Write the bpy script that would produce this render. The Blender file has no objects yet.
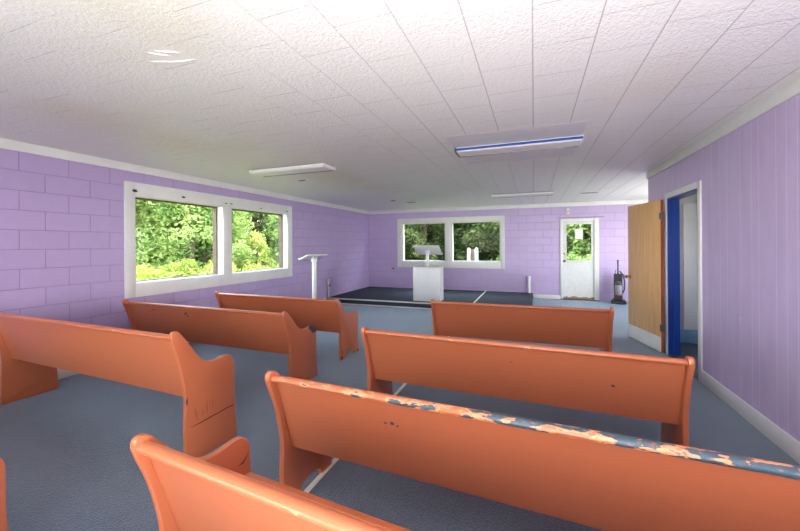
import bpy, bmesh, math, random
from mathutils import Vector, Matrix
random.seed(7)
S = bpy.context.scene
COL = S.collection
PI = math.pi

# ------------------------------------------------------------------ camera
F_PX, HORIZON, EYE = 358.3, 244.8, 1.45
yaw, roll = math.radians(20.5), math.radians(.351)
right = Vector((math.cos(yaw), math.sin(yaw), 0)); fwd = Vector((-math.sin(yaw), math.cos(yaw), 0)); up = Vector((0, 0, 1))
cr = right*math.cos(roll) - up*math.sin(roll); cu = right*math.sin(roll) + up*math.cos(roll)
cd = bpy.data.cameras.new('camera'); cam = bpy.data.objects.new('camera', cd); COL.objects.link(cam)
m = Matrix.Identity(4)
for i in range(3):
    m[i][0], m[i][1], m[i][2] = cr[i], cu[i], -fwd[i]
m[2][3] = EYE
cam.matrix_world = m
cd.sensor_width = 36; cd.lens = F_PX/800*36; cd.shift_y = -(265.5-HORIZON)/800
cd.clip_start = .02; cd.clip_end = 300
S.camera = cam

# ------------------------------------------------------------------ world, sun, daylight, exposure
S.view_settings.view_transform = 'Standard'; S.view_settings.look = 'None'
S.view_settings.gamma = 1; S.view_settings.use_curve_mapping = False
S.view_settings.exposure = 0.43
W = bpy.data.worlds.new('sky'); S.world = W; W.use_nodes = True
wn = W.node_tree; wn.nodes.clear()
wo = wn.nodes.new('ShaderNodeOutputWorld'); wb = wn.nodes.new('ShaderNodeBackground')
wt = wn.nodes.new('ShaderNodeTexCoord'); ws = wn.nodes.new('ShaderNodeSeparateXYZ'); wr = wn.nodes.new('ShaderNodeValToRGB')
wr.color_ramp.elements[0].color = (1, 1, 1, 1); wr.color_ramp.elements[0].position = 0
wr.color_ramp.elements[1].color = (.62, .80, 1, 1); wr.color_ramp.elements[1].position = .7
wn.links.new(wt.outputs['Generated'], ws.inputs[0]); wn.links.new(ws.outputs['Z'], wr.inputs[0])
wn.links.new(wr.outputs[0], wb.inputs[0]); wn.links.new(wb.outputs[0], wo.inputs[0])
wb.inputs[1].default_value = 10.0
sd = bpy.data.lights.new('sun', 'SUN'); sun = bpy.data.objects.new('sun', sd); COL.objects.link(sun)
sd.energy = 9.0; sd.angle = .01; sd.color = (1, .95, .85)
sun.rotation_euler = Vector((-.55, -.12, -.83)).to_track_quat('-Z', 'Y').to_euler()

def area_lamp(name, loc, direction, w, h, power, color=(1, .98, .95)):
    l = bpy.data.lights.new(name, 'AREA'); l.shape = 'RECTANGLE'; l.size = w; l.size_y = h; l.energy = power; l.color = color
    o = bpy.data.objects.new(name, l); COL.objects.link(o); o.location = loc
    o.rotation_euler = Vector(direction).to_track_quat('-Z', 'Y').to_euler()
    return o
# daylight fills added at invented, unseen windows to brighten room, alcove and restroom
area_lamp('added_fill_rear', (-3.1, -1.57, 1.55), (0, 1, .6), 2.4, 1.2, 5)
area_lamp('added_fill_rear_near', (.3, -1.57, 1.55), (0, 1, .6), 2.2, 1.2, 5)
area_lamp('photographer_bounce_flash', (.0, -.8, .8), (.0, .38, 1), .6, .6, 155, (1, .99, .97))
area_lamp('added_fill_alcove', (3.57, 8.3, 1.5), (-1, 0, .1), 1.8, 1.2, 55)
area_lamp('added_fill_restroom', (3.57, 4.9, 1.6), (-1, 0, 0), .8, .8, 4)

S.cycles.use_denoising = True
S.cycles.max_bounces = 8; S.cycles.diffuse_bounces = 5; S.cycles.glossy_bounces = 3; S.cycles.transparent_max_bounces = 12
S.cycles.sample_clamp_indirect = 6; S.cycles.caustics_reflective = False; S.cycles.caustics_refractive = False

# ------------------------------------------------------------------ materials
def lin(c):
    return tuple(((x/255)/12.92 if x/255 <= .04045 else ((x/255+.055)/1.055)**2.4) for x in c) + (1,)
class NT:
    def __init__(s, name):
        s.m = bpy.data.materials.new(name); s.m.use_nodes = True; s.t = s.m.node_tree; s.t.nodes.clear()
        s.out = s.n('OutputMaterial'); s.b = s.n('BsdfPrincipled'); s.l(s.b.outputs[0], s.out.inputs[0])
    def n(s, t, **k):
        x = s.t.nodes.new('ShaderNode'+t)
        for a, v in k.items(): setattr(x, a, v)
        return x
    def l(s, a, b): s.t.links.new(a, b)
    def val(s, x, i, v):
        if hasattr(v, 'is_output'): s.l(v, x.inputs[i])
        else: x.inputs[i].default_value = v
    def math(s, op, a, b=0.0, c=0.0):
        x = s.n('Math', operation=op); s.val(x, 0, a); s.val(x, 1, b); s.val(x, 2, c); return x.outputs[0]
    def pos(s): return s.n('NewGeometry').outputs['Position']
    def obj(s): return s.n('TexCoord').outputs['Object']
    def mapped(s, v, scale=(1, 1, 1), loc=(0, 0, 0)):
        x = s.n('Mapping'); s.l(v, x.inputs[0]); x.inputs['Scale'].default_value = scale; x.inputs['Location'].default_value = loc; return x.outputs[0]
    def noise(s, v, scale, detail=3, rough=.5):
        x = s.n('TexNoise'); s.l(v, x.inputs['Vector']); x.inputs['Scale'].default_value = scale
        x.inputs['Detail'].default_value = detail; x.inputs['Roughness'].default_value = rough; return x.outputs['Fac']
    def ramp(s, f, stops):
        x = s.n('ValToRGB'); s.l(f, x.inputs[0]); e = x.color_ramp.elements
        while len(e) < len(stops): e.new(.5)
        for q, (p, c) in zip(e, stops): q.position = p; q.color = c
        return x.outputs[0]
    def mix(s, f, a, b):
        x = s.n('Mix', data_type='RGBA'); s.val(x, 0, f); s.val(x, 6, a); s.val(x, 7, b); return x.outputs[2]
    def bump(s, h, strength, dist):
        x = s.n('Bump'); x.inputs['Strength'].default_value = strength; x.inputs['Distance'].default_value = dist
        s.l(h, x.inputs['Height']); s.l(x.outputs[0], s.b.inputs['Normal'])
    def set(s, color=None, rough=.5, spec=.5, metal=0, coat=0):
        if color is not None: s.val(s.b, 'Base Color', color)
        s.val(s.b, 'Roughness', rough); s.b.inputs['Specular IOR Level'].default_value = spec; s.b.inputs['Metallic'].default_value = metal
        s.b.inputs['Coat Weight'].default_value = coat
        return s.m
def plain(name, rgb, rough=.5, var=.06, scale=6, spec=.5, metal=0, bump=0):
    k = NT(name); c = lin(rgb); f = k.noise(k.pos(), scale, 4)
    d = tuple(x*(1-var) for x in c[:3])+(1,); e = tuple(min(1, x*(1+var)) for x in c[:3])+(1,)
    if bump: k.bump(k.noise(k.pos(), 180, 2), bump, .002)
    return k.set(k.ramp(f, [(.3, d), (.7, e)]), rough, spec, metal)

def block_wall(name, horizontal, ox, oz, rgb, joint):
    k = NT(name); sp = k.n('SeparateXYZ'); k.l(k.pos(), sp.inputs[0])
    cb = k.n('CombineXYZ'); k.l(k.math('ADD', sp.outputs[horizontal], ox), cb.inputs[0]); k.l(k.math('ADD', sp.outputs['Z'], oz), cb.inputs[1])
    br = k.n('TexBrick'); k.l(cb.outputs[0], br.inputs['Vector']); br.offset = .5; br.squash = 1
    c = lin(rgb); c2 = tuple(x*.95 for x in c[:3])+(1,)
    br.inputs['Color1'].default_value = c; br.inputs['Color2'].default_value = c2; br.inputs['Mortar'].default_value = lin(joint)
    br.inputs['Scale'].default_value = 1; br.inputs['Mortar Size'].default_value = .0045; br.inputs['Mortar Smooth'].default_value = .6
    br.inputs['Brick Width'].default_value = .415; br.inputs['Row Height'].default_value = .2005; br.inputs['Bias'].default_value = 0
    n = k.noise(k.pos(), 9, 5, .65)
    col = k.mix(k.math('MULTIPLY', n, .16), br.outputs['Color'], lin((225, 205, 240)))
    g = k.math('ADD', k.math('MULTIPLY', br.outputs['Fac'], -1.0), k.math('MULTIPLY', k.noise(k.pos(), 90, 3), .22))
    k.bump(g, .8, .005)
    return k.set(col, .42, .5)
M = {}
M['lavender_left'] = block_wall('lavender_block_left', 'Y', -2.05+.415*8, -.02+.2005*10, (180, 158, 204), (150, 126, 174))
M['lavender_back'] = block_wall('lavender_block_back', 'X', .39+.415*20, -.02+.2005*10, (194, 172, 216), (168, 142, 192))

k = NT('lavender_panelling')                                   # sheet panelling: irregular vertical grooves
sp = k.n('SeparateXYZ'); k.l(k.pos(), sp.inputs[0])
u = k.math('MODULO', k.math('ADD', sp.outputs['Y'], 1.22*5), 1.22); grooves = None
for g in (3.135, 3.245, 3.36, 3.575, 3.67, 3.84, 4.058, 4.188):
    d = k.math('ABSOLUTE', k.math('SUBTRACT', u, g % 1.22)); q = k.math('LESS_THAN', d, .0032)
    grooves = q if grooves is None else k.math('MAXIMUM', grooves, q)
n = k.noise(k.mapped(k.pos(), (3, 3, .8)), 3, 4)
base = k.ramp(n, [(.3, lin((190, 170, 212))), (.7, lin((198, 180, 218)))])
k.bump(k.math('MULTIPLY', grooves, -1), .5, .003)
M['lavender_panel'] = k.set(k.mix(k.math('MULTIPLY', grooves, .55), base, lin((228, 216, 240))), .36, .5)
M['lavender_plain'] = plain('lavender_paint', (192, 172, 214), .45)

k = NT('ceiling_tile')
sp = k.n('SeparateXYZ'); k.l(k.pos(), sp.inputs[0]); cb = k.n('CombineXYZ')
k.l(k.math('ADD', sp.outputs['Y'], 10.0+.14), cb.inputs[0]); k.l(k.math('ADD', sp.outputs['X'], 9.15), cb.inputs[1])
br = k.n('TexBrick'); k.l(cb.outputs[0], br.inputs['Vector']); br.offset = .5
br.inputs['Color1'].default_value = lin((228, 226, 226)); br.inputs['Color2'].default_value = lin((215, 212, 212)); br.inputs['Mortar'].default_value = lin((168, 164, 166))
br.inputs['Scale'].default_value = 1; br.inputs['Mortar Size'].default_value = .0022; br.inputs['Mortar Smooth'].default_value = .3
br.inputs['Brick Width'].default_value = .365; br.inputs['Row Height'].default_value = .305; br.inputs['Bias'].default_value = 0
fx = k.math('PINGPONG', k.math('ADD', sp.outputs['X'], 9.15), .1525)
lng = k.math('LESS_THAN', fx, .0026)
trn = k.math('MAXIMUM', k.math('SUBTRACT', br.outputs['Fac'], lng), 0.0)
lmask = k.n('MapRange'); k.l(k.math('ADD', sp.outputs['X'], k.math('MULTIPLY', k.noise(k.pos(), .9, 2), 1.2)), lmask.inputs[0]); lmask.inputs[1].default_value = -1.2; lmask.inputs[2].default_value = .6; lmask.inputs[3].default_value = .05
tm = k.ramp(k.noise(k.pos(), 1.7, 2), [(.38, (.1, .1, .1, 1)), (.6, (.9, .9, .9, 1))])
worn = k.math('MAXIMUM', k.math('MULTIPLY', lng, lmask.outputs[0]), k.math('MULTIPLY', trn, tm))
col = k.mix(worn, lin((236, 234, 234)), lin((186, 182, 184)))
col = k.mix(k.ramp(k.noise(k.mapped(k.pos(), (1, 1, 1), (3, 1, 0)), .55, 3), [(.56, (0, 0, 0, 1)), (.74, (.4, .4, .4, 1))]), col, lin((216, 204, 172)))
st = k.noise(k.pos(), 55, 4, .6)
k.bump(k.math('SUBTRACT', k.math('MULTIPLY', st, .55), k.math('MULTIPLY', worn, .8)), 1.0, .013)
M['ceiling'] = k.set(col, .42, .5)

k = NT('slate_carpet')
n1 = k.noise(k.pos(), 1.1, 4, .6); n2 = k.noise(k.pos(), 140, 2, .7)
vo = k.n('TexVoronoi'); k.l(k.mapped(k.pos(), (1, 1, 1)), vo.inputs['Vector']); vo.inputs['Scale'].default_value = 75; vo.inputs['Randomness'].default_value = .45
c = k.ramp(n1, [(.3, lin((80, 92, 112))), (.7, lin((116, 127, 147)))])
c = k.mix(k.math('MULTIPLY', n2, .75), c, lin((40, 48, 62)))
c = k.mix(k.math('MULTIPLY', vo.outputs['Distance'], .7), c, lin((58, 64, 78)))
k.bump(k.math('SUBTRACT', n2, vo.outputs['Distance']), .7, .006)
k.b.inputs['Sheen Weight'].default_value = .6; k.b.inputs['Sheen Tint'].default_value = (.7, .85, 1, 1); k.b.inputs['Sheen Roughness'].default_value = .4
M['carpet'] = k.set(c, .62, .5)
k = NT('stage_carpet')
n2 = k.noise(k.pos(), 120, 2, .7)
M['stage_carpet'] = k.set(k.mix(n2, lin((62, 70, 84)), lin((34, 39, 50))), .75, .3)
k.bump(n2, .5, .004)

def wood_paint(name, wear=0.0, grad=0.0, rgb=(182, 101, 67)):
    k = NT(name); o = k.obj(); c = lin(rgb)
    grain = k.noise(k.mapped(o, (1.2, 30, 30)), 2.0, 4, .6)
    col = k.mix(grain, tuple(x*.93 for x in c[:3])+(1,), tuple(min(1, x*1.05) for x in c[:3])+(1,))
    if wear:
        sp = k.n('SeparateXYZ'); k.l(o, sp.inputs[0])
        n = k.noise(k.mapped(o, (3.2, 9, 9)), 2.6, 7, .62)
        f = k.math('ADD', n, k.math('MULTIPLY', sp.outputs['X'], grad))
        worn_shine = k.math('GREATER_THAN', f, .70-wear*1.22); f2 = k.math('GREATER_THAN', f, .735-wear)
        rs = k.noise(k.mapped(o, (20, 40, 40)), 2, 3)
        col = k.mix(worn_shine, col, lin((222, 142, 100)))  # pale peach: worn paint and the rail's highlight, both put into the colour
        col = k.mix(f2, col, k.ramp(rs, [(.42, lin((54, 72, 84))), (.62, lin((66, 84, 96))), (.68, lin((150, 92, 62)))]))
        k.bump(k.math('ADD', k.math('MULTIPLY', f2, -1.2), k.math('MULTIPLY', grain, .12)), .6, .0012)
    else:
        k.bump(grain, .12, .001)
    return k.set(col, .28, .5)
M['pew'] = wood_paint('orange_pew_paint')
M['chip'] = plain('dark_slate_undercoat', (52, 58, 68), .6, .2, 40)
M['crack'] = plain('dark_crack', (40, 26, 20), .8, .2, 40)
M['raw'] = plain('pale_worn_edge', (236, 170, 132), .5, .1, 40)
M['white'] = plain('white_paint', (226, 226, 226), .4, .04, 5)
M['cream'] = plain('cream_paint', (220, 216, 206), .45, .05, 5)
M['white_gloss'] = plain('white_enamel', (232, 232, 234), .3, .03, 5)
M['diffuser'] = plain('frosted_diffuser', (240, 240, 242), .3, .03, 8)
M['blue_tape'] = plain('blue_tape', (16, 62, 156), .5, .08, 30)
M['blue_jamb'] = plain('blue_enamel', (20, 56, 138), .3, .1, 8)
M['blue_band'] = plain('dusty_blue_paint', (96, 132, 160), .5, .08, 8)
M['grey_wall'] = plain('grey_paint', (186, 186, 184), .5, .04, 5)
M['grey_light'] = plain('pale_grey_paint', (214, 214, 212), .45, .04, 5)
M['dark_floor'] = plain('dark_vinyl', (58, 66, 80), .4, .15, 8)
M['brown_wood'] = plain('weathered_brown_wood', (92, 74, 60), .7, .25, 25)
M['black'] = plain('black_plastic', (24, 24, 27), .35, .1, 20)
M['dark_grey'] = plain('dark_grey_plastic', (66, 66, 72), .35, .1, 20)
M['red'] = plain('red_plastic', (176, 34, 44), .35, .08, 20)
M['smoke'] = plain('grey_clear_plastic', (150, 150, 156), .2, .08, 20)
M['brass'] = plain('brass', (196, 152, 82), .3, .08, 20, metal=.9)
M['steel'] = plain('dull_steel', (120, 112, 106), .4, .1, 20, metal=.8)
M['paper'] = plain('white_paper', (240, 240, 238), .8, .02, 10)
M['mark'] = plain('brown_stain', (110, 92, 78), .8, .2, 30)
M['orange_scrap'] = plain('rusty_metal', (176, 112, 74), .6, .2, 60)
M['patch'] = plain('unpainted_ceiling_patch', (227, 224, 230), .45, .02, 14)
M['door_edge'] = plain('red_brown_wood_edge', (142, 72, 40), .5, .15, 14)
M['rear_absorber'] = plain('dark_light_absorber', (70, 52, 42), .6, .15, 8)  # unseen rear wall made dark to cut light bounced onto the pew backs
M['earth'] = plain('bare_earth', (120, 110, 70), .9, .2, 2)

k = NT('birch_veneer'); o = k.obj()
g = k.noise(k.mapped(o, (9, 9, .55)), 3.2, 6, .62); g2 = k.noise(k.mapped(o, (40, 40, 1.2)), 3, 3)
c = k.ramp(g, [(.25, lin((212, 160, 104))), (.5, lin((228, 180, 124))), (.75, lin((238, 198, 146)))])
M['veneer'] = k.set(k.mix(k.math('MULTIPLY', g2, .3), c, lin((190, 136, 82))), .38, .5)

k = NT('door_paint'); n = k.noise(k.pos(), 12, 6, .65); sp = k.n('SeparateXYZ'); k.l(k.pos(), sp.inputs[0])
low = k.math('LESS_THAN', k.math('ADD', sp.outputs['Z'], k.math('MULTIPLY', n, -.16)), -.005)
M['door_white'] = k.set(k.mix(low, k.ramp(n, [(.3, lin((216, 216, 216))), (.7, lin((228, 228, 228)))]), lin((150, 122, 100))), .4, .5)

k = NT('window_glass'); k.t.nodes.remove(k.b)
tr = k.n('BsdfTransparent'); gl = k.n('BsdfGlossy'); gl.inputs['Roughness'].default_value = .02; mx = k.n('MixShader')
lw = k.n('LayerWeight'); lw.inputs[0].default_value = .25
k.l(k.math('MULTIPLY', lw.outputs['Fresnel'], .10), mx.inputs[0]); k.l(tr.outputs[0], mx.inputs[1]); k.l(gl.outputs[0], mx.inputs[2]); k.l(mx.outputs[0], k.out.inputs[0])
tr.inputs[0].default_value = (.95, .97, .95, 1)
M['glass'] = k.m

def leafy(name, dark, mid, light, scale=1.4):
    k = NT(name); k.t.nodes.remove(k.b)
    n = k.math('ADD', k.math('MULTIPLY', k.noise(k.pos(), scale, 3), .6), k.math('MULTIPLY', k.noise(k.pos(), 16, 2), .4))
    c = k.ramp(n, [(.36, lin(dark)), (.5, lin(mid)), (.64, lin(light))])
    d = k.n('BsdfDiffuse'); t = k.n('BsdfTranslucent'); x = k.n('MixShader'); x.inputs[0].default_value = .35
    k.l(c, d.inputs[0]); k.l(c, t.inputs[0]); k.l(d.outputs[0], x.inputs[1]); k.l(t.outputs[0], x.inputs[2]); k.l(x.outputs[0], k.out.inputs[0])
    return k.m
M['leaf_bright'] = leafy('bright_leaves', (86, 110, 60), (132, 154, 86), (182, 194, 118))
M['leaf_lime'] = leafy('lime_leaves', (122, 138, 64), (160, 170, 84), (192, 194, 112))
M['leaf_dark'] = leafy('dark_leaves', (40, 52, 32), (78, 90, 52), (130, 132, 84))
M['bark'] = plain('bark', (92, 76, 62), .9, .3, 14)
M['grass'] = leafy('grass', (90, 108, 44), (122, 134, 58), (150, 156, 76))

# ------------------------------------------------------------------ mesh helpers
class MB:
    def __init__(s): s.b = bmesh.new()
    def _merge(s, t, mat=None):
        if mat is not None: bmesh.ops.transform(t, matrix=mat, verts=t.verts)
        me = bpy.data.meshes.new('x'); t.to_mesh(me); s.b.from_mesh(me); bpy.data.meshes.remove(me); t.free(); return s
    def box(s, x0, x1, y0, y1, z0, z1, bev=0, mat=None):
        t = bmesh.new(); bmesh.ops.create_cube(t, size=1)
        bmesh.ops.transform(t, matrix=Matrix.Translation(((x0+x1)/2, (y0+y1)/2, (z0+z1)/2)) @ Matrix.Diagonal((abs(x1-x0), abs(y1-y0), abs(z1-z0), 1)), verts=t.verts)
        if bev: bmesh.ops.bevel(t, geom=t.edges[:], offset=bev, segments=2, affect='EDGES', profile=.5)
        return s._merge(t, mat)
    def prism(s, poly, axis, a0, a1, bev=0, mat=None, seg=2):
        # poly: (p,q) outline; axis 'X': p=y q=z; 'Y': p=x q=z; 'Z': p=x q=y
        t = bmesh.new(); f = {'X': lambda p, q, a: (a, p, q), 'Y': lambda p, q, a: (p, a, q), 'Z': lambda p, q, a: (p, q, a)}[axis]
        v0 = [t.verts.new(f(p, q, a0)) for p, q in poly]; v1 = [t.verts.new(f(p, q, a1)) for p, q in poly]; n = len(poly)
        c0 = t.faces.new(v0); c1 = t.faces.new(v1[::-1])
        for i in range(n): t.faces.new((v0[i], v1[i], v1[(i+1) % n], v0[(i+1) % n]))
        bmesh.ops.recalc_face_normals(t, faces=t.faces)
        if bev: bmesh.ops.bevel(t, geom=list({e for e in list(c0.edges)+list(c1.edges)}), offset=bev, segments=seg, affect='EDGES', profile=.5)
        return s._merge(t, mat)
    def lathe(s, prof, c=(0, 0, 0), n=20, mat=None):
        t = bmesh.new(); R = []
        for r, z in prof: R.append([t.verts.new((c[0]+r*math.cos(2*PI*i/n), c[1]+r*math.sin(2*PI*i/n), c[2]+z)) for i in range(n)])
        for a, b in zip(R, R[1:]):
            for i in range(n): t.faces.new((a[i], a[(i+1) % n], b[(i+1) % n], b[i]))
        t.faces.new(R[0][::-1]); t.faces.new(R[-1])
        bmesh.ops.recalc_face_normals(t, faces=t.faces)
        return s._merge(t, mat)
    def tube(s, pts, r, n=10):
        pts = [Vector(p) for p in pts]; rs = r if isinstance(r, (list, tuple)) else [r]*len(pts)
        t = bmesh.new(); R = []
        for i, p in enumerate(pts):
            d = (pts[min(i+1, len(pts)-1)]-pts[max(i-1, 0)]).normalized()
            a = d.cross(Vector((0, 0, 1)) if abs(d.z) < .9 else Vector((1, 0, 0))).normalized(); b = d.cross(a)
            R.append([t.verts.new(p+(a*math.cos(2*PI*j/n)+b*math.sin(2*PI*j/n))*rs[i]) for j in range(n)])
        for a, b in zip(R, R[1:]):
            for i in range(n): t.faces.new((a[i], a[(i+1) % n], b[(i+1) % n], b[i]))
        t.faces.new(R[0][::-1]); t.faces.new(R[-1]); bmesh.ops.recalc_face_normals(t, faces=t.faces)
        return s._merge(t)
    def build(s, name, mat, parent=None, smooth=True, loc=None):
        me = bpy.data.meshes.new(name); s.b.to_mesh(me); s.b.free(); me.materials.append(M[mat] if isinstance(mat, str) else mat)
        if smooth:
            for p in me.polygons: p.use_smooth = p.loop_total < 7
            me.set_sharp_from_angle(angle=math.radians(35))
        o = bpy.data.objects.new(name, me); COL.objects.link(o)
        if parent: o.parent = parent
        if loc: o.location = loc
        return o
def structure(o): o['kind'] = 'structure'; return o
def tag(o, label, cat, group=None):
    o['label'] = label; o['category'] = cat
    if group: o['group'] = group
    return o
def empty(name, loc=(0, 0, 0), rz=0):
    o = bpy.data.objects.new(name, None); COL.objects.link(o); o.location = loc; o.rotation_euler = (0, 0, rz); o.empty_display_size = .1; return o
def thing(name, label, cat, loc=(0, 0, 0), rz=0, group=None): return tag(empty(name, loc, rz), label, cat, group)
def dup(o, parent=None):
    c = o.copy(); COL.objects.link(c)
    if parent: c.parent = parent
    for ch in o.children: dup(ch, c)
    return c
def spline(pts, n=5):
    out = []
    for i in range(len(pts)-1):
        p0, p1, p2, p3 = pts[max(i-1, 0)], pts[i], pts[i+1], pts[min(i+2, len(pts)-1)]
        for k_ in range(n):
            t = k_/n
            out.append(tuple(.5*((2*p1[a])+(-p0[a]+p2[a])*t+(2*p0[a]-5*p1[a]+4*p2[a]-p3[a])*t*t+(-p0[a]+3*p1[a]-3*p2[a]+p3[a])*t**3) for a in (0, 1)))
    out.append(pts[-1]); return out

# ------------------------------------------------------------------ room shell
XL, XR, YB, ZC, YR = -4.887, 1.632, 10.26, 2.52, -1.6
XF, YA = 3.6, 6.43                                              # alcove beyond the end of the right wall
def shell(name, mat, *boxes):
    b = MB()
    for q in boxes: b.box(*q)
    return structure(b.build(name, mat, smooth=False))
shell('floor', 'carpet', (XL-.2, XF+.12, YR-.15, YB+.2, -.15, 0))
shell('floor_restroom', 'dark_floor', (XR+.105, XF, 3.4, YA-.1, 0, .006))
ceiling = shell('ceiling', 'ceiling', (XL-.2, XF+.12, YR-.15, YB+.2, ZC, ZC+.15))
WY0, WY1, WM0, WM1, WZ0, WZ1 = 3.17, 6.25, 4.58, 4.76, .965, 2.12
shell('wall_left', 'lavender_left', (XL-.2, XL, YR-.15, WY0, 0, ZC), (XL-.2, XL, WY1, YB+.2, 0, ZC), (XL-.2, XL, WY0, WY1, 0, WZ0), (XL-.2, XL, WY0, WY1, WZ1, ZC), (XL-.2, XL, WM0, WM1, WZ0, WZ1))
BX0, BX1, BM0, BM1, BZ0, BZ1 = -3.77, -.86, -2.41, -2.25, .95, 2.1
DX0, DX1, DZ1 = .7, 1.44, 2.04
shell('wall_back', 'lavender_back', (XL, BX0, YB, YB+.2, 0, ZC), (BX0, BX1, YB, YB+.2, 0, BZ0), (BX0, BX1, YB, YB+.2, BZ1, ZC), (BM0, BM1, YB, YB+.2, BZ0, BZ1),
      (BX1, DX0, YB, YB+.2, 0, ZC), (DX0, DX1, YB, YB+.2, DZ1, ZC), (DX1, XF+.12, YB, YB+.2, 0, ZC))
OY0, OY1, OZ1 = 4.64, 5.57, 2.03
shell('wall_right', 'lavender_panel', (XR, XR+.105, YR-.15, OY0, 0, ZC), (XR, XR+.105, OY1, YA, 0, ZC), (XR, XR+.105, OY0, OY1, OZ1, ZC))
shell('wall_partition', 'grey_wall', (XR+.105, XF, YA-.1, YA, 0, ZC))
shell('wall_restroom', 'grey_wall', (XR+.105, XF, 3.3, 3.4, 0, ZC))
shell('wall_far_right', 'grey_light', (XF, XF+.12, 3.3, 4.4, 0, ZC), (XF, XF+.12, 5.4, 7.3, 0, ZC), (XF, XF+.12, 9.3, YB, 0, ZC),
      (XF, XF+.12, 4.4, 5.4, 0, 1.1), (XF, XF+.12, 4.4, 5.4, 2.1, ZC), (XF, XF+.12, 7.3, 9.3, 0, .85), (XF, XF+.12, 7.3, 9.3, 2.15, ZC))
shell('wall_rear', 'rear_absorber', (XL, -4.4, YR-.15, YR, 0, ZC), (-1.8, -.9, YR-.15, YR, 0, ZC), (1.5, XR, YR-.15, YR, 0, ZC),
      (-4.4, -1.8, YR-.15, YR, 0, .9), (-.9, 1.5, YR-.15, YR, 0, .9), (-4.4, -1.8, YR-.15, YR, 2.2, ZC), (-.9, 1.5, YR-.15, YR, 2.2, ZC))
# crown boards and baseboards
def board(name, mat, x0, x1, y0, y1, z0, z1): return structure(MB().box(x0, x1, y0, y1, z0, z1, .003).build(name, mat))
board('trim_1', 'white', XL, XL+.02, YR, YB, 2.42, ZC)
board('trim_2', 'white', XL+.02, XF, YB-.02, YB, 2.42, ZC)
board('trim_3', 'white', XR-.02, XR, YR, YA, 2.42, ZC)
board('baseboard_left', 'cream', XL, XL+.015, YR, 7.72, 0, .13)
board('baseboard_right', 'white_gloss', XR-.018, XR, YR, OY0-.07, 0, .135)
board('baseboard_back', 'white', -.03, .64, YB-.018, YB, 0, .10)
# stage
SY, SX, SZ = 7.78, -.04, .138
structure(MB().box(XL, SX, SY, YB, 0, SZ, .006).build('floor_stage', 'stage_carpet'))
board('trim_4', 'cream', XL, SX, SY-.012, SY-.0005, SZ-.026, SZ+.004)
board('trim_5', 'cream', XL, SX, SY-.03, SY-.0005, 0, .022)

# window_1 (left wall)
def window(name): o = empty(name); structure(o); return o
w1 = window('window_1')
b = MB(); x0, x1 = XL+.0005, XL+.022
for q in ((3.04, WY0, .787, 2.287), (WY1, 6.405, .787, 2.287), (WY0, WY1, .787, WZ0), (WY0, WY1, WZ1, 2.287), (WM0, WM1, WZ0, WZ1)): b.box(x0, x1, *q, .003)
b.build('casing', 'white', w1)
for y0, y1 in ((WY0, WM0), (WM1, WY1)):
    b = MB(); d0, d1 = XL-.10, XL
    b.box(d0, d1, y0, y0+.008, WZ0, WZ1).box(d0, d1, y1-.008, y1, WZ0, WZ1).box(d0, d1, y0, y1, WZ0, WZ0+.012).box(d0, d1, y0, y1, WZ1-.012, WZ1)
    b.build('reveal', 'white', w1)
    b = MB(); d0, d1 = XL-.18, XL-.10
    b.box(d0, d1, y0, y0+.03, WZ0, WZ1).box(d0, d1, y1-.03, y1, WZ0, WZ1).box(d0, d1, y0, y1, WZ0, WZ0+.022).box(d0, d1, y0, y1, WZ1-.03, WZ1)
    b.build('sash_frame', 'brown_wood', w1)
    MB().box(XL-.145, XL-.139, y0+.03, y1-.03, WZ0+.022, WZ1-.03).build('pane', 'glass', w1, smooth=False)
# window_2 (back wall)
w2 = window('window_2')
b = MB(); y0, y1 = YB-.022, YB-.0005
for q in ((-3.917, BX0, .77, 2.24), (BX1, -.75, .77, 2.24)): b.box(q[0], q[1], y0, y1, q[2], q[3], .003)
for q in ((BX0, BX1, .77, BZ0), (BX0, BX1, BZ1, 2.24), (BM0, BM1, BZ0, BZ1)): b.box(q[0], q[1], y0, y1, q[2], q[3], .003)
b.build('casing', 'white', w2)
for a0, a1 in ((BX0, BM0), (BM1, BX1)):
    b = MB(); b.box(a0, a0+.03, YB, YB+.16, BZ0, BZ1).box(a1-.03, a1, YB, YB+.16, BZ0, BZ1).box(a0, a1, YB, YB+.16, BZ0, BZ0+.025).box(a0, a1, YB, YB+.16, BZ1-.025, BZ1)
    b.build('sash_frame', 'cream', w2)
    MB().box(a0+.03, a1-.03, YB+.10, YB+.106, BZ0+.025, BZ1-.025).build('pane', 'glass', w2, smooth=False)
# unseen windows added to let light in at the rear, alcove and restroom
def add_unseen_window(name, axis, p, a0, a1, z0, z1):
    w = window(name); b = MB(); t = .05
    for r in ((a0, a0+t, z0, z1), (a1-t, a1, z0, z1), (a0, a1, z0, z0+t), (a0, a1, z1-t, z1)):
        if axis == 'Y': b.box(r[0], r[1], p, p+.1, r[2], r[3])
        else: b.box(p, p+.1, r[0], r[1], r[2], r[3])
    b.build('sash_frame', 'white', w); b = MB()
    if axis == 'Y': b.box(a0+t, a1-t, p+.04, p+.046, z0+t, z1-t)
    else: b.box(p+.05, p+.056, a0+t, a1-t, z0+t, z1-t)
    b.build('pane', 'glass', w, smooth=False)
add_unseen_window('added_window_3', 'Y', YR-.14, -4.4, -1.8, .9, 2.2)
add_unseen_window('added_window_4', 'Y', YR-.14, -.9, 1.5, .9, 2.2)
add_unseen_window('added_window_5', 'X', XF+.01, 7.3, 9.3, .85, 2.15)
add_unseen_window('added_window_6', 'X', XF+.01, 4.4, 5.4, 1.1, 2.1)

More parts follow.
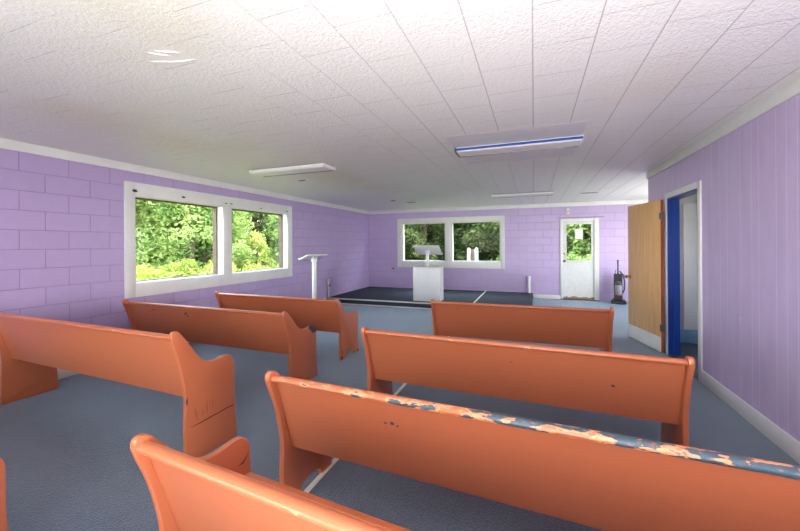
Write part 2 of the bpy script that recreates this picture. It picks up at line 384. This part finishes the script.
# door_1: white exterior door with glass in the back wall
d1 = window('door_1')
b = MB(); y0, y1 = YB-.02, YB-.0005
b.box(.643, DX0+.008, y0, y1, 0, 2.1, .003).box(DX1-.008, 1.54, y0, y1, 0, 2.1, .003).box(DX0, DX1, y0, y1, 2.035, 2.1, .003)
b.build('casing', 'white', d1)
gx0, gx1, gz0, gz1 = .79, 1.375, 1.01, 1.955
b = MB(); y0, y1 = YB+.012, YB+.055
b.box(DX0+.008, gx0, y0, y1, .02, 2.035).box(gx1, DX1-.008, y0, y1, .02, 2.035).box(gx0, gx1, y0, y1, .02, gz0).box(gx0, gx1, y0, y1, gz1, 2.035)
leaf = b.build('leaf', 'door_white', d1, smooth=False)
b = MB(); e = .022
b.box(gx0-e, gx0+.005, y0-.012, y0, gz0-e, gz1+e, .003).box(gx1-.005, gx1+e, y0-.012, y0, gz0-e, gz1+e, .003).box(gx0, gx1, y0-.012, y0, gz0-e, gz0+.005, .003).box(gx0, gx1, y0-.012, y0, gz1-.005, gz1+e, .003)
b.build('glazing_bead', 'white', leaf)
MB().box(gx0, gx1, YB+.03, YB+.036, gz0, gz1).build('pane', 'glass', leaf, smooth=False)
for z, n in ((1.0, 'knob'), (1.19, 'deadbolt')):
    r = .028 if n == 'knob' else .024
    pf = [(.012, 0), (r*1.15, .002), (r*1.15, .006), (.011, .01), (.011, .028), (r, .036), (r*1.05, .05), (r*.7, .062), (.003, .065)] if n == 'knob' else [(r, 0), (r*1.1, .004), (r*1.1, .014), (r*.6, .02), (.003, .021)]
    MB().lathe(pf, mat=Matrix.Translation((.742, y0, z)) @ Matrix.Rotation(PI/2, 4, 'X')).build(n, 'brass' if n == 'deadbolt' else 'steel', leaf)
structure(MB().box(.64, 1.54, YB-.03, YB+.06, 0, .018, .004).build('trim_6', 'black'))
tag(MB().box(.996, 1.18, YB+.024, YB+.0262, 1.57, 1.83).build('paper_notice', 'paper', smooth=False), 'white paper notice taped inside the glass of the white exterior door', 'notice')

# door_2: opening in the right wall with blue jamb and its open birch door
d2 = window('door_2')
b = MB()
b.box(XR-.018, XR-.0005, OY0-.07, OY0, 0, 2.10, .003).box(XR-.018, XR-.0005, OY1, OY1+.075, 0, 2.10, .003).box(XR-.018, XR-.0005, OY0, OY1, 2.03, 2.10, .003)
b.build('casing', 'white', d2)
b = MB(); x0, x1 = XR-.012, XR+.117
b.box(x0, x1, OY0-.001, OY0+.018, 0, 2.03).box(x0, x1, OY1-.018, OY1+.001, 0, 2.03).box(x0, x1, OY0, OY1, 2.012, 2.031)
b.box(XR+.045, XR+.06, OY1-.03, OY1-.018, 0, 2.012).box(XR+.045, XR+.06, OY0+.018, OY0+.03, 0, 2.012)
b.build('jamb', 'blue_jamb', d2)
MB().box(XR-.02, XR+.12, OY0+.018, OY1-.018, 0, .009, .003).build('threshold', 'steel', d2)
hx, hy = XR-.034, OY1+.06
ang = math.atan2(6.55-hy, 1.385-hx)
dl = empty('leaf', (hx, hy, .008), ang); dl.parent = d2
b = MB(); b.box(0, .86, .0, .036, 0, 2.015, .002); leafm = b.build('leaf_panel', 'veneer', dl)
MB().box(-.0015, -.0002, .0005, .0355, .001, 2.014).build('hinge_edge', 'door_edge', dl, smooth=False)
MB().box(.003, .857, .0362, .0382, .006, .20, .0005).build('kick_plate', 'white', dl)
MB().box(.8602, .8625, 0, .036, .75, 1.36, .0005).build('edge_strip', 'white', dl)
MB().lathe([(.03, 0), (.03, .006), (.011, .012), (.011, .035), (.026, .042), (.03, .056), (.02, .068), (.003, .07)], mat=Matrix.Translation((.80, .036, .93)) @ Matrix.Rotation(-PI/2, 4, 'X')).build('knob', 'brass', dl)
for z in (.325, 1.80):
    b = MB(); b.lathe([(.007, -.048), (.007, .048)], (-.010, .030, z), 10); b.box(-.008, .03, .0362, .0385, z-.044, z+.044)
    b.box(-.045, -.012, .028, .032, z-.044, z+.044)
    b.build('hinge', 'steel', dl)
# pale door with a blue kick band on the restroom partition
d3 = window('door_3')
MB().box(2.03, 2.82, YA-.135, YA-.1005, .02, 2.02, .002).build('leaf', 'grey_light', d3)
MB().box(XR+.106, 2.9, YA-.15, YA-.1355, .006, .20, .001).build('kick_plate', 'blue_band', d3)

# ------------------------------------------------------------------ pews
BACK = [(0, 0), (-.004, .2), (0, .38), (-.02, .50), (-.055, .62), (-.092, .71), (-.108, .755)]
TOP = [(-.108, .755), (-.102, .782), (-.078, .792), (-.05, .782), (-.018, .752), (.03, .70), (.085, .635), (.135, .59), (.19, .564), (.25, .556), (.31, .561), (.355, .565), (.395, .556), (.425, .528), (.438, .49), (.44, .42)]
FRONT = [(.44, .42), (.443, .25), (.462, .0)]
FEET = [(.35, 0), (.335, .035), (.30, .06), (.24, .068), (.18, .06), (.14, .035), (.125, 0)]
def pew_outline(arch):
    return spline(BACK, 4)[:-1]+spline(TOP, 4)[:-1]+spline(FRONT, 3)+(spline(FEET, 3) if arch else [])
PT = .033
def make_pew(label, x0, L, y0, rot, hs=1.0, wear=0.0, grad=0.0, flip=False, arch=False, drop=.325, ds=1.0, arm=0):
    """x0 = outer face of the end the position is measured at (left end, or right end when flip)"""
    root = thing('church_pew', label, 'pew', (x0, y0, 0), rot, 'orange church pews')
    a0, a1 = (-L, 0) if flip else (0, L)
    ol = [(p*ds, q*hs+(arm if p > .12 and q > .5 else 0)) for p, q in pew_outline(arch)]
    ends = []
    for e0, e1 in ((a0, a0+PT), (a1-PT, a1)):
        ends.append(MB().prism(ol, 'X', e0, e1, .007).build('end_panel', 'pew', root))
    i0, i1 = a0+PT+.0003, a1-PT-.0003
    # back board, leaning
    p = [(-.062, .752*hs), (.068, drop*hs), (.09, (drop+.007)*hs), (-.038, .758*hs)]
    br_ = MB().prism(p, 'X', i0, i1, 0).build('backrest', 'pew', root)
    # rounded cap rail
    r_ = []
    for t in range(20):
        a = 2*PI*t/20; r_.append((-.068+.025*math.cos(a), (.753*hs)+.018*math.sin(a)))
    rm = wood_paint('orange_rail_paint', wear, grad) if wear else 'pew'
    rail = MB().prism(r_, 'X', i0, i1).build('top_rail', rm, root)
    s_ = [(p_*ds, q_*hs) for p_, q_ in ((.085, .395), (.42, .405), (.436, .40), (.443, .388), (.436, .376), (.42, .372), (.085, .362))]
    MB().prism(s_, 'X', i0, i1).build('seat', 'pew', root)
    for c0 in (i0, i1-.02): MB().box(c0, c0+.02, .10, .38, .335*hs, .3618*hs).build('seat_cleat', 'pew', root)
    return root, ends, br_, rail, (a0, a1, i0, i1)
def flake(name, mat, parent, axis, a, da, pts):
    """an irregular flake lying on a face: pts in the face's plane"""
    return MB().prism(pts, axis, a, a+da).build(name, mat, parent, smooth=False)
def blob(c, rx, ry, n=11, seed=0):
    g = random.Random(seed); return [(c[0]+rx*math.cos(2*PI*i/n)*g.uniform(.6, 1.15), c[1]+ry*math.sin(2*PI*i/n)*g.uniform(.6, 1.15)) for i in range(n)]
def board_flake(root, x, s, mat='chip', r=.008, seed=1):
    """chip on the rear face of the back board, s = 0 top .. 1 bottom"""
    y, z = -.062+.13*s, .752-.427*s
    t = math.atan2(.13, .427); mtx = Matrix.Translation((x, y-.0005, z)) @ Matrix.Rotation(t, 4, 'X')
    MB().prism(blob((0, 0), r, r*.8, 9, seed), 'Y', -.0012, .0, mat=mtx).build('paint_chip', mat, root)

R = math.radians
P4 = make_pew('nearest orange pew cut off by the bottom edge, its seat and curved arm in view', -1.303, 2.45, .924, R(-4.7), 1.0, .04, ds=.9, arm=.02)
P3 = make_pew('long orange pew whose top rail is heavily peeled to dark paint', -1.31, 2.38, 1.60, R(-2.7), 1.0, .12, .085, arch=True)
P2 = make_pew('orange pew behind the peeled one, a dark hole in its back', -1.30, 2.165, 2.68, R(-1.8), 1.0, .06, drop=.325)
P1 = make_pew('farthest right orange pew before the stage, back plain and clean', -1.165, 1.93, 4.25, R(1.5), 1.0, .03)
Q3 = make_pew('tallest orange pew at left, outer end panel cracked across', -2.15, 2.46, 1.715, R(-1.9), 1.14, .02, flip=True, drop=.362, ds=.9)
Q2 = make_pew('middle left orange pew, dark chip on its armrest, under the large window', -2.28, 2.43, 2.97, R(-.9), 1.015, .03, flip=True)
Q1 = make_pew('farthest left orange pew with chipped feet near the stage', -2.275, 2.06, 3.95, R(-2.2), 1.0, .035, flip=True, arch=True)
Q4 = make_pew('orange pew at the bottom left corner, only its rounded arm end showing', -2.2, 2.46, .43, R(-2), 1.0, 0, flip=True)
# wear particular to single pews
flake('paint_chip', 'chip', Q2[1][1], 'X', .0003, .0012, [(.30, .582), (.345, .584), (.39, .574), (.42, .545), (.432, .50), (.415, .485), (.39, .50), (.37, .485), (.35, .52), (.335, .505), (.325, .54), (.305, .545), (.29, .56)])
for seed, (y, z, rx, rz) in enumerate(((.02, .03, .022, .028), (.03, .10, .012, .02), (.42, .02, .03, .022))): flake('paint_chip', 'chip', Q1[1][1], 'X', .0003, .0012, blob((y, z), rx, rz, 11, seed))
e = Q3[1][1]
flake('crack', 'crack', e, 'X', .0003, .0012, [(.02, .243), (.10, .237), (.17, .240), (.25, .243), (.33, .247), (.38, .246), (.38, .252), (.32, .254), (.25, .249), (.17, .247), (.10, .243)])
for y, z0, z1 in ((.075, .255, .33), (.065, .30, .36), (.155, .28, .38), (.12, .27, .32), (.20, .30, .37)): flake('crack', 'crack', e, 'X', .0003, .0008, [(y, z0), (y+.0016, z0+.03), (y+.0006, z1), (y-.001, z0+.04)])
flake('paint_chip', 'chip', e, 'X', .0003, .001, blob((.004, .42), .006, .03, 9, 5))
board_flake(P2[0], 1.77, .50, r=.012, seed=2); board_flake(P2[0], 1.15, .30, 'crack', .006, 3)
for x, s, r_ in ((.655, .32, .008), (.69, .31, .012), (.715, .33, .008)): board_flake(P3[0], x, s, 'chip', r_, int(x*100))
for x, s, r_ in ((-1.95, .13, .016), (-1.42, .16, .022), (-1.40, .22, .014)): board_flake(Q2[0], x, s, 'chip', r_, int(-x*100))
flake('crack', 'crack', P4[1][0], 'X', PT+.0003, .001, [(.32, .465), (.345, .47), (.365, .482), (.38, .50), (.37, .482), (.35, .464)])

# ------------------------------------------------------------------ ceiling fittings
def fluorescent(label, x0, x1, y0, y1, blue=False, z0=2.462):
    t = thing('fluorescent_light', label, 'ceiling light', ((x0+x1)/2, (y0+y1)/2, ZC), 0, 'ceiling fluorescent lights')
    w, d, h = (x1-x0)/2, (y1-y0)/2, ZC-z0
    MB().box(-w+.01, w-.01, -d*.6, d*.6, -.014, -.0005).build('housing', 'brown_wood', t)
    MB().prism([(-d, -.014), (-d, -h*.55), (-d*.82, -h*.96), (-d*.6, -h), (d*.6, -h), (d*.82, -h*.96), (d, -h*.55), (d, -.014)], 'X', -w+.02, w-.02).build('diffuser', 'diffuser', t)
    for s_ in (-1, 1):
        MB().prism([(-d*1.03, -.010), (-d*1.03, -h*.6), (-d*.8, -h*1.02), (d*.8, -h*1.02), (d*1.03, -h*.6), (d*1.03, -.010)], 'X', s_*w-(.02 if s_ > 0 else 0), s_*w+(0 if s_ > 0 else .02), .002).build('end_cap', 'white_gloss' if not blue or s_ > 0 else 'steel', t)
    MB().box(-w+.02, w-.02, d*.70, d*.80, -h-.004, -h*.97).build('rear_rim', 'steel', t)
    if blue: MB().box(-w+.005, w-.005, -d*1.03-.004, -d*1.03-.0008, -h*.82, -h*.40).build('tape_strip', 'blue_tape', t)
    return t
fluorescent('ceiling fluorescent light with blue tape along its edge', -.81, .46, 3.89, 4.17, True)
fluorescent('white ceiling fluorescent light nearest the large left window', -3.74, -2.52, 3.97, 4.27)
fluorescent('thin far fluorescent light on the ceiling near the stage front', -.84, .40, 7.86, 8.10)
MB().box(-.82, .45, 3.50, 4.80, ZC-.0012, ZC-.0001).build('ceiling_patch', 'patch', ceiling, smooth=False)
b = MB()
for i, (x, y, a, l) in enumerate(((-1.99, 1.47, .35, .20), (-1.90, 1.50, .15, .2), (-1.88, 1.40, .5, .16), (-1.95, 1.40, .7, .12))):
    pts = [(x+(t-.5)*l*math.cos(a), y+(t-.5)*l*math.sin(a), ZC+.002-.003*math.sin(PI*t)) for t in (0, .2, .4, .6, .8, 1)]
    b.tube(pts, [.002, .004, .0055, .0055, .004, .002], 8)
b.build('ceiling_wrinkle', 'ceiling', ceiling)
for (x, y, rx, ry, lb) in ((-3.56, 4.95, .09, .022, 'small brown mark on the ceiling beyond the left light'), (-3.18, 8.05, .07, .03, 'brown mark on the far ceiling, nearer the left wall'),
                     (-2.88, 8.55, .16, .03, 'long brown mark on the ceiling above the back window'), (1.09, 8.45, .17, .025, 'dark slot on the ceiling in front of the exterior door')):
    tag(MB().prism(blob((x, y), rx, ry, 14, int(y*10)), 'Z', ZC-.008, ZC-.0005).build('ceiling_mark', 'mark', smooth=False), lb, 'ceiling vent')  # flat irregular brown marks just under the ceiling

# ------------------------------------------------------------------ wall fittings
for y, z, s_, lb in ((3.16, 2.175, .05, 'black curtain bracket at the near top corner of the left window'), (3.85, 2.175, .04, 'black curtain bracket over the middle of the larger left pane'),
                 (4.63, 2.165, .028, 'nearer of two black curtain brackets over the left window mullion'), (4.745, 2.17, .028, 'farther of two black curtain brackets over the left window mullion'),
                 (5.45, 2.16, .022, 'tiny black curtain bracket over the smaller left pane'), (6.23, 2.17, .028, 'black curtain bracket at the far top corner of the left window')):
    b = MB(); b.box(XL+.0225, XL+.027, y-s_/2, y+s_/2, z-s_/3, z+s_/3, .001); b.tube([(XL+.026, y+s_*.2, z), (XL+.04, y+s_*.3, z-.004), (XL+.045, y+s_*.5, z-.004)], .006, 8)
    tag(b.build('curtain_bracket', 'black'), lb, 'bracket', 'curtain brackets on the left window')
t = thing('wall_plate', 'small cream box on the wall above the exterior door', 'electrical box', (.828, YB, 2.30))
MB().box(-.037, .037, -.04, -.0005, -.075, .075, .005).build('housing', 'cream', t)
MB().lathe([(.016, 0), (.016, .006), (.006, .009)], mat=Matrix.Translation((0, -.0395, -.02)) @ Matrix.Rotation(PI/2, 4, 'X'), n=12).build('sensor', 'dark_grey', t)
b = MB(); b.tube([(.60, YB-.012, 2.125), (1.66, YB-.012, 2.13)], .006, 8)
tag(b.build('conduit', 'steel'), 'thin grey rod fixed along the wall over the exterior door', 'rod')
def pvc(label, x, y, z, h, r):
    t = thing('pipe_stub', label, 'pipe', (x, y, z))
    MB().lathe([(r, 0), (r, h-.05)], n=16).build('pipe', 'white_gloss', t)
    MB().lathe([(r*1.25, h-.06), (r*1.25, h-.008), (r*1.05, h), (.003, h)], n=16).build('cap', 'white_gloss', t)
    return t
pvc('white plastic pipe stub standing against the back wall beside the exterior door', -.13, YB-.045, SZ, .45, .034)
t = pvc('thin white pipe stub by the left wall at the stage corner', XL+.035, 7.815, SZ, .46, .022)
MB().lathe([(.012, 0), (.02, .01), (.02, .03), (.003, .034)], mat=Matrix.Translation((.02, 0, .30)) @ Matrix.Rotation(PI/2, 4, 'Y'), n=12).build('valve_knob', 'black', t)
b = MB(); b.box(-4.10, -4.02, YB-.006, YB-.0005, .695, .755, .002); b.tube([(-4.06, YB-.006, .73), (-4.06, YB-.03, .72), (-4.06, YB-.035, .70)], .008, 8)
tag(b.build('wall_hook', 'orange_scrap'), 'small rusty hook on the back wall under the window corner', 'hook')
t = thing('outlet_plate', 'lavender painted outlet plate low on the right wall', 'outlet', (XR, 3.868, .775))
MB().box(-.004, -.0005, -.036, .036, -.058, .058, .001).build('plate', 'lavender_plain', t)
b = MB(); b.box(-.0055, -.0042, -.016, .016, .008, .036, .0005).box(-.0055, -.0042, -.016, .016, -.036, -.008, .0005); b.build('socket', 'lavender_plain', t)
# white cable covers
tag(MB().prism([(-.016, 0), (-.011, .011), (.011, .011), (.016, 0)], 'Y', 1.15, SY-.032).build('cable_cover', 'cream', loc=(-1.262, 0, .0003)), 'thin white cable cover running along the carpet beside the right pews', 'cable cover')
tag(MB().prism([(-.016, 0), (-.011, .011), (.011, .011), (.016, 0)], 'Y', SY+.002, YB-.01).build('cable_cover', 'cream', loc=(-1.27, 0, SZ+.0003)), 'thin white cable cover crossing the dark stage carpet', 'cable cover')

# ------------------------------------------------------------------ podium and lecterns
t = thing('podium_box', 'white box podium standing near the front of the stage', 'podium', (-2.34, 7.98, SZ))
MB().box(-.32, .32, 0, .02, 0, .765, .003).build('front_panel', 'white_gloss', t)
for s_ in (-1, 1): MB().box(s_*.32-(.02 if s_ > 0 else 0), s_*.32+(0 if s_ > 0 else .02), .0205, .36, 0, .765, .003).build('side_panel', 'white_gloss', t)
MB().box(-.325, .325, -.006, .365, .7655, .785, .004).build('top', 'white_gloss', t)
MB().box(-.2995, .2995, .03, .355, .36, .378, .002).build('shelf', 'white_gloss', t)
def lectern(label, loc, rz, h, bw=.60, tilt=34):
    t = thing('lectern_stand', label, 'lectern', loc, rz)
    MB().box(-.19, .19, -.15, .15, 0, .03, .006).build('base', 'white_gloss', t)
    MB().box(-.033, .033, -.033, .033, .0305, h-.07, .005).build('post', 'white_gloss', t)
    mtx = Matrix.Translation((0, .03, h-.05)) @ Matrix.Rotation(R(-tilt), 4, 'X')
    top = MB().box(-bw/2, bw/2, -.19, .21, 0, .02, .004, mat=mtx).build('reading_board', 'white_gloss', t)
    MB().box(-bw/2, bw/2, .195, .21, .0203, .045, .003, mat=mtx).build('book_ledge', 'white_gloss', top)
    for x0 in (-.046, .0335): MB().prism([(-.03, h-.13), (.03, h-.13), (.05, h-.085), (-.05, h-.03)], 'X', x0, x0+.0125).build('bracket', 'white_gloss', t)
    return t
L1 = lectern('white lectern with tilted board standing behind the box podium', (-2.47, 8.53, SZ), R(-3), 1.22, .66)
b = MB(); b.tube([(.03, -.20, 1.255), (.03, -.185, 1.30)], .012, 8); b.build('reading_lamp_clip', 'white_gloss', L1)
lectern('white lectern standing on the carpet by the left wall before the stage', (-4.08, 6.05, 0), R(62), 1.255, .44, 15)

# ------------------------------------------------------------------ upright vacuum cleaner
t = thing('vacuum_cleaner', 'black upright vacuum cleaner parked against the back wall beside the exterior door', 'vacuum cleaner', (1.90, 9.95, 0), R(-8)); t.scale = (.92, .92, .97)
MB().prism([(-.17, -.16), (.17, -.16), (.175, -.02), (.12, .12), (-.12, .12), (-.175, -.02)], 'Z', .012, .085, .015).build('cleaner_head', 'black', t)
MB().box(-.15, .15, -.167, -.1605, .03, .06, .003).build('bumper', 'dark_grey', t)
for s_ in (-1, 1): MB().lathe([(.05, 0), (.055, .006), (.055, .02), (.03, .026)], mat=Matrix.Translation((s_*.125, .13, .056)) @ Matrix.Rotation(PI/2, 4, 'Y'), n=18).build('wheel', 'dark_grey', t)
body = MB().prism([(-.02, .08), (.10, .08), (.13, .30), (.13, .60), (.10, .72), (.05, .74), (.03, .60), (.02, .30)], 'X', -.10, .10, .02).build('body', 'black', t)
MB().lathe([(.075, .22), (.085, .24), (.085, .44), (.07, .46), (.003, .462)], (0, .0, 0), 20).build('dust_canister', 'smoke', t)
MB().lathe([(.07, .4625), (.075, .48), (.06, .53), (.03, .55), (.003, .551)], (0, .0, 0), 20).build('canister_lid', 'dark_grey', t)
MB().lathe([(.088, .205), (.088, .2198)], (0, 0, 0), 20).build('canister_base', 'red', t)
MB().tube([(0, .08, .73), (0, .085, .85), (0, .08, .96), (-.005, .05, 1.03), (-.005, .0, 1.07), (-.005, -.05, 1.07)], [.02, .017, .017, .02, .022, .018], 10).build('handle', 'black', t)
MB().tube([(.10, .09, .25), (.145, .10, .35), (.15, .11, .55), (.12, .10, .70), (.04, .10, .80)], .02, 10).build('hose', 'dark_grey', t)
MB().tube([(-.03, .11, .60), (-.07, .14, .66), (-.05, .14, .82), (-.01, .12, .84), (.0, .14, .64), (-.03, .14, .58)], .008, 8).build('cord', 'black', t)

# ------------------------------------------------------------------ outdoors
structure(MB().box(-45, 30, -14, 45, -.5, -.22).build('ground', 'grass', smooth=False))
def leaf_cloud(rng, clumps, per, size, spread, elong=1.0):
    verts, faces = [], []
    for cx, cy, cz, cr in clumps:
        for _ in range(per):
            p = Vector((rng.gauss(0, 1), rng.gauss(0, 1), rng.gauss(0, .8))).normalized()*cr*(rng.random()**.4)
            c = Vector((cx, cy, cz))+p*spread
            d = Vector((rng.gauss(0, 1), rng.gauss(0, 1), rng.gauss(0, .7))).normalized()
            a = d.cross(Vector((rng.gauss(0, 1), rng.gauss(0, 1), rng.gauss(0, 1)))).normalized()
            s_ = size*rng.uniform(.6, 1.3); u_, v_ = d*s_*elong, a*s_*.45; i = len(verts)
            verts += [c-u_*.5, c+v_*.5, c+u_*.5, c-v_*.5]; faces.append((i, i+1, i+2, i+3))
    return verts, faces
def mesh_obj(name, vf, mat, parent):
    me = bpy.data.meshes.new(name); me.from_pydata([tuple(v) for v in vf[0]], [], vf[1]); me.materials.append(M[mat])
    o = bpy.data.objects.new(name, me); COL.objects.link(o); o.parent = parent; return o
def make_tree(name, seed, H, Rr, mat, nclump, per, size, conical=False, low=.3):
    rng = random.Random(seed); t = empty(name); cl = []
    for i in range(nclump):
        q = rng.random(); z = low+(H-low)*q
        rad = Rr*((1-q)*.95+.06) if conical else Rr*math.sqrt(max(.05, 1-((q-.42)/.62)**2))
        a = rng.uniform(0, 2*PI); rr = rad*math.sqrt(rng.uniform(.25, 1)); cl.append((rr*math.cos(a), rr*math.sin(a), z, rng.uniform(.28, .5)*Rr*.55))
    mesh_obj('foliage', leaf_cloud(rng, cl, per, size, 1.0, 1.3), mat, t)
    b = MB(); b.tube([(0, 0, 0), (.04, .02, H*.3), (-.03, .03, H*.6), (0, 0, H*.9)], [.03*H, .024*H, .014*H, .004*H], 8)
    for i in range(7):
        a = i*2.4; z = low+.1*H+(H*.6)*i/7; b.tube([(0, .02, z), (Rr*.4*math.cos(a), Rr*.4*math.sin(a), z+.15*H), (Rr*.7*math.cos(a), Rr*.7*math.sin(a), z+.2*H)], [.012*H, .008*H, .003*H], 6)
    b.build('trunk', 'bark', t); return t
def place(proto, used, loc, rz, s_, label, cat, group):
    o = proto if not used[0] else dup(proto)
    used[0] = True; o.location = loc; o.rotation_euler = (0, 0, rz); o.scale = (s_, s_, s_); tag(o, label, cat, group); return o
GZ = -.22
bright = make_tree('leafy_tree', 3, 4.4, 1.9, 'leaf_bright', 150, 130, .14, False, .2); ub = [False]
dark = make_tree('dense_tree', 5, 4.8, 1.8, 'leaf_dark', 170, 130, .15, False, .15); ud = [False]
young = make_tree('young_conifer', 8, 2.1, .85, 'leaf_lime', 70, 80, .09, True, .1); uy = [False]
shrub_green = make_tree('low_shrub', 12, 1.1, .9, 'leaf_bright', 50, 80, .09, False, .05); ug = [False]
shrub = make_tree('low_shrub', 11, 1.0, .85, 'leaf_lime', 45, 80, .08, False, .05); us = [False]
for x, y, s_, rz, lb in ((-10.6, 8.6, 1.0, 0, 'bright green tree filling the larger pane of the left window'), (-12.2, 6.6, 1.0, 2, 'bright green tree at the near edge of the left window'),
                      (-12.6, 10.6, 1.05, 4, 'bright green tree behind the left window mullion'), (-14.5, 8.4, 1.3, 1, 'taller green tree behind the one filling the large pane'),
                      (-9.6, 13.6, .9, 3, 'bright green tree at the far edge of the left window')):
    place(bright, ub, (x, y, GZ), rz, s_, lb, 'tree', 'leafy trees beyond the windows')
for x, y, s_, rz, lb in ((-13.2, 13.4, 1.1, 1, 'dark green tree at the upper left of the smaller left pane'), (-13, 16.6, 1.1, 3, 'dark green tree seen through the smaller left pane, right side'),
                      (-16, 12.0, 1.3, 5, 'dark tree deep in the wood beyond the left window mullion'),
                      (-6.2, 15.2, 1.0, 0, 'dark leafy tree at the left edge of the back window'), (-4.3, 14.6, .95, 2, 'dark leafy tree behind the box podium window pane'),
                      (-2.4, 15.4, 1.0, 4, 'dark leafy tree behind the back window mullion'), (-.8, 14.8, .95, 5, 'dark leafy tree behind the right back pane'),
                      (1.3, 15.8, 1.05, 1, 'pale green tree seen through the exterior door glass'), (3.2, 15.0, 1.0, 3, 'pale green tree right of the exterior door'),
                      (-5.0, 18.0, 1.3, 3, 'taller dark tree in the second row behind the left back pane'), (-1.2, 18.5, 1.3, 2, 'taller dark tree in the second row behind the right back pane'),
                      (-3.2, 17.2, 1.2, 1, 'dark tree in the second row behind the back window mullion'), (2.6, 18.2, 1.3, 4, 'tall dark tree far behind the exterior door glass')):
    place(*((bright, ub) if lb.startswith('pale') else (dark, ud)), (x, y, GZ), rz, s_, lb, 'tree', 'leafy trees beyond the windows' if lb.startswith('pale') else 'dark trees around the building')
for x, y, s_, rz, lb in ((-9.0, 9.9, 1.0, 0, 'lime green young conifer standing left in the smaller left pane'), (-8.8, 11.5, .85, 2, 'lime green young conifer standing right in the smaller left pane')):
    place(young, uy, (x, y, GZ), rz, s_, lb, 'tree', 'young conifers outside the left window')
for i, (x, y, s_) in enumerate(((-8.6, 5.6, .8), (-8.9, 6.8, .85), (-8.4, 7.7, .8), (-9.1, 8.7, .85), (-8.2, 9.2, .7), (-8.0, 10.6, .75), (-8.9, 12.6, .9))):
    place(shrub, us, (x, y, GZ), i*1.3, s_*1.35, ['yellow green shrub at the near bottom of the large left pane', 'second yellow green shrub from the near edge, large left pane', 'yellow green shrub below the middle of the large left pane', 'yellow green shrub at the far bottom of the large left pane',
          'small yellow green shrub just beyond the left window mullion', 'small yellow green shrub in front of the young conifers', 'yellow green shrub at the far bottom of the smaller left pane'][i], 'shrub', 'shrubs outside the left window')
for i, (x, y, s_) in enumerate(((-5.4, 13.1, .9), (-3.8, 12.9, .9), (-.9, 13.2, 1.0), (1.0, 12.8, 1.1), (1.9, 13.0, 1.1))):
    place(shrub_green, ug, (x, y, GZ), i*1.7+.5, s_, ['green shrub low behind the left edge of the back window', 'green shrub low behind the lectern in the back window', 'green shrub low at the right of the back window', 'green shrub in the exterior door glass, left half', 'green shrub in the exterior door glass, right half'][i], 'shrub', 'shrubs outside the back wall')
t = thing('garden_gate', 'small white gate between two posts outside the right back pane', 'gate', (-2.0, 12.5, GZ))
for x in (-.12, .14): MB().prism([(x-.055, 0), (x+.055, 0), (x+.055, 1.50), (x, 1.56), (x-.055, 1.50)], 'Y', -.055, .055, .006).build('post', 'grey_wall', t)
b = MB()
b.box(-.064, .084, -.01, .01, .35, 1.5, .002)
for z in (.4, .65, .9, 1.1, 1.3): b.box(-.064, .084, -.02, .02, z, z+.08, .004)
b.build('slat_panel', 'mark', t)
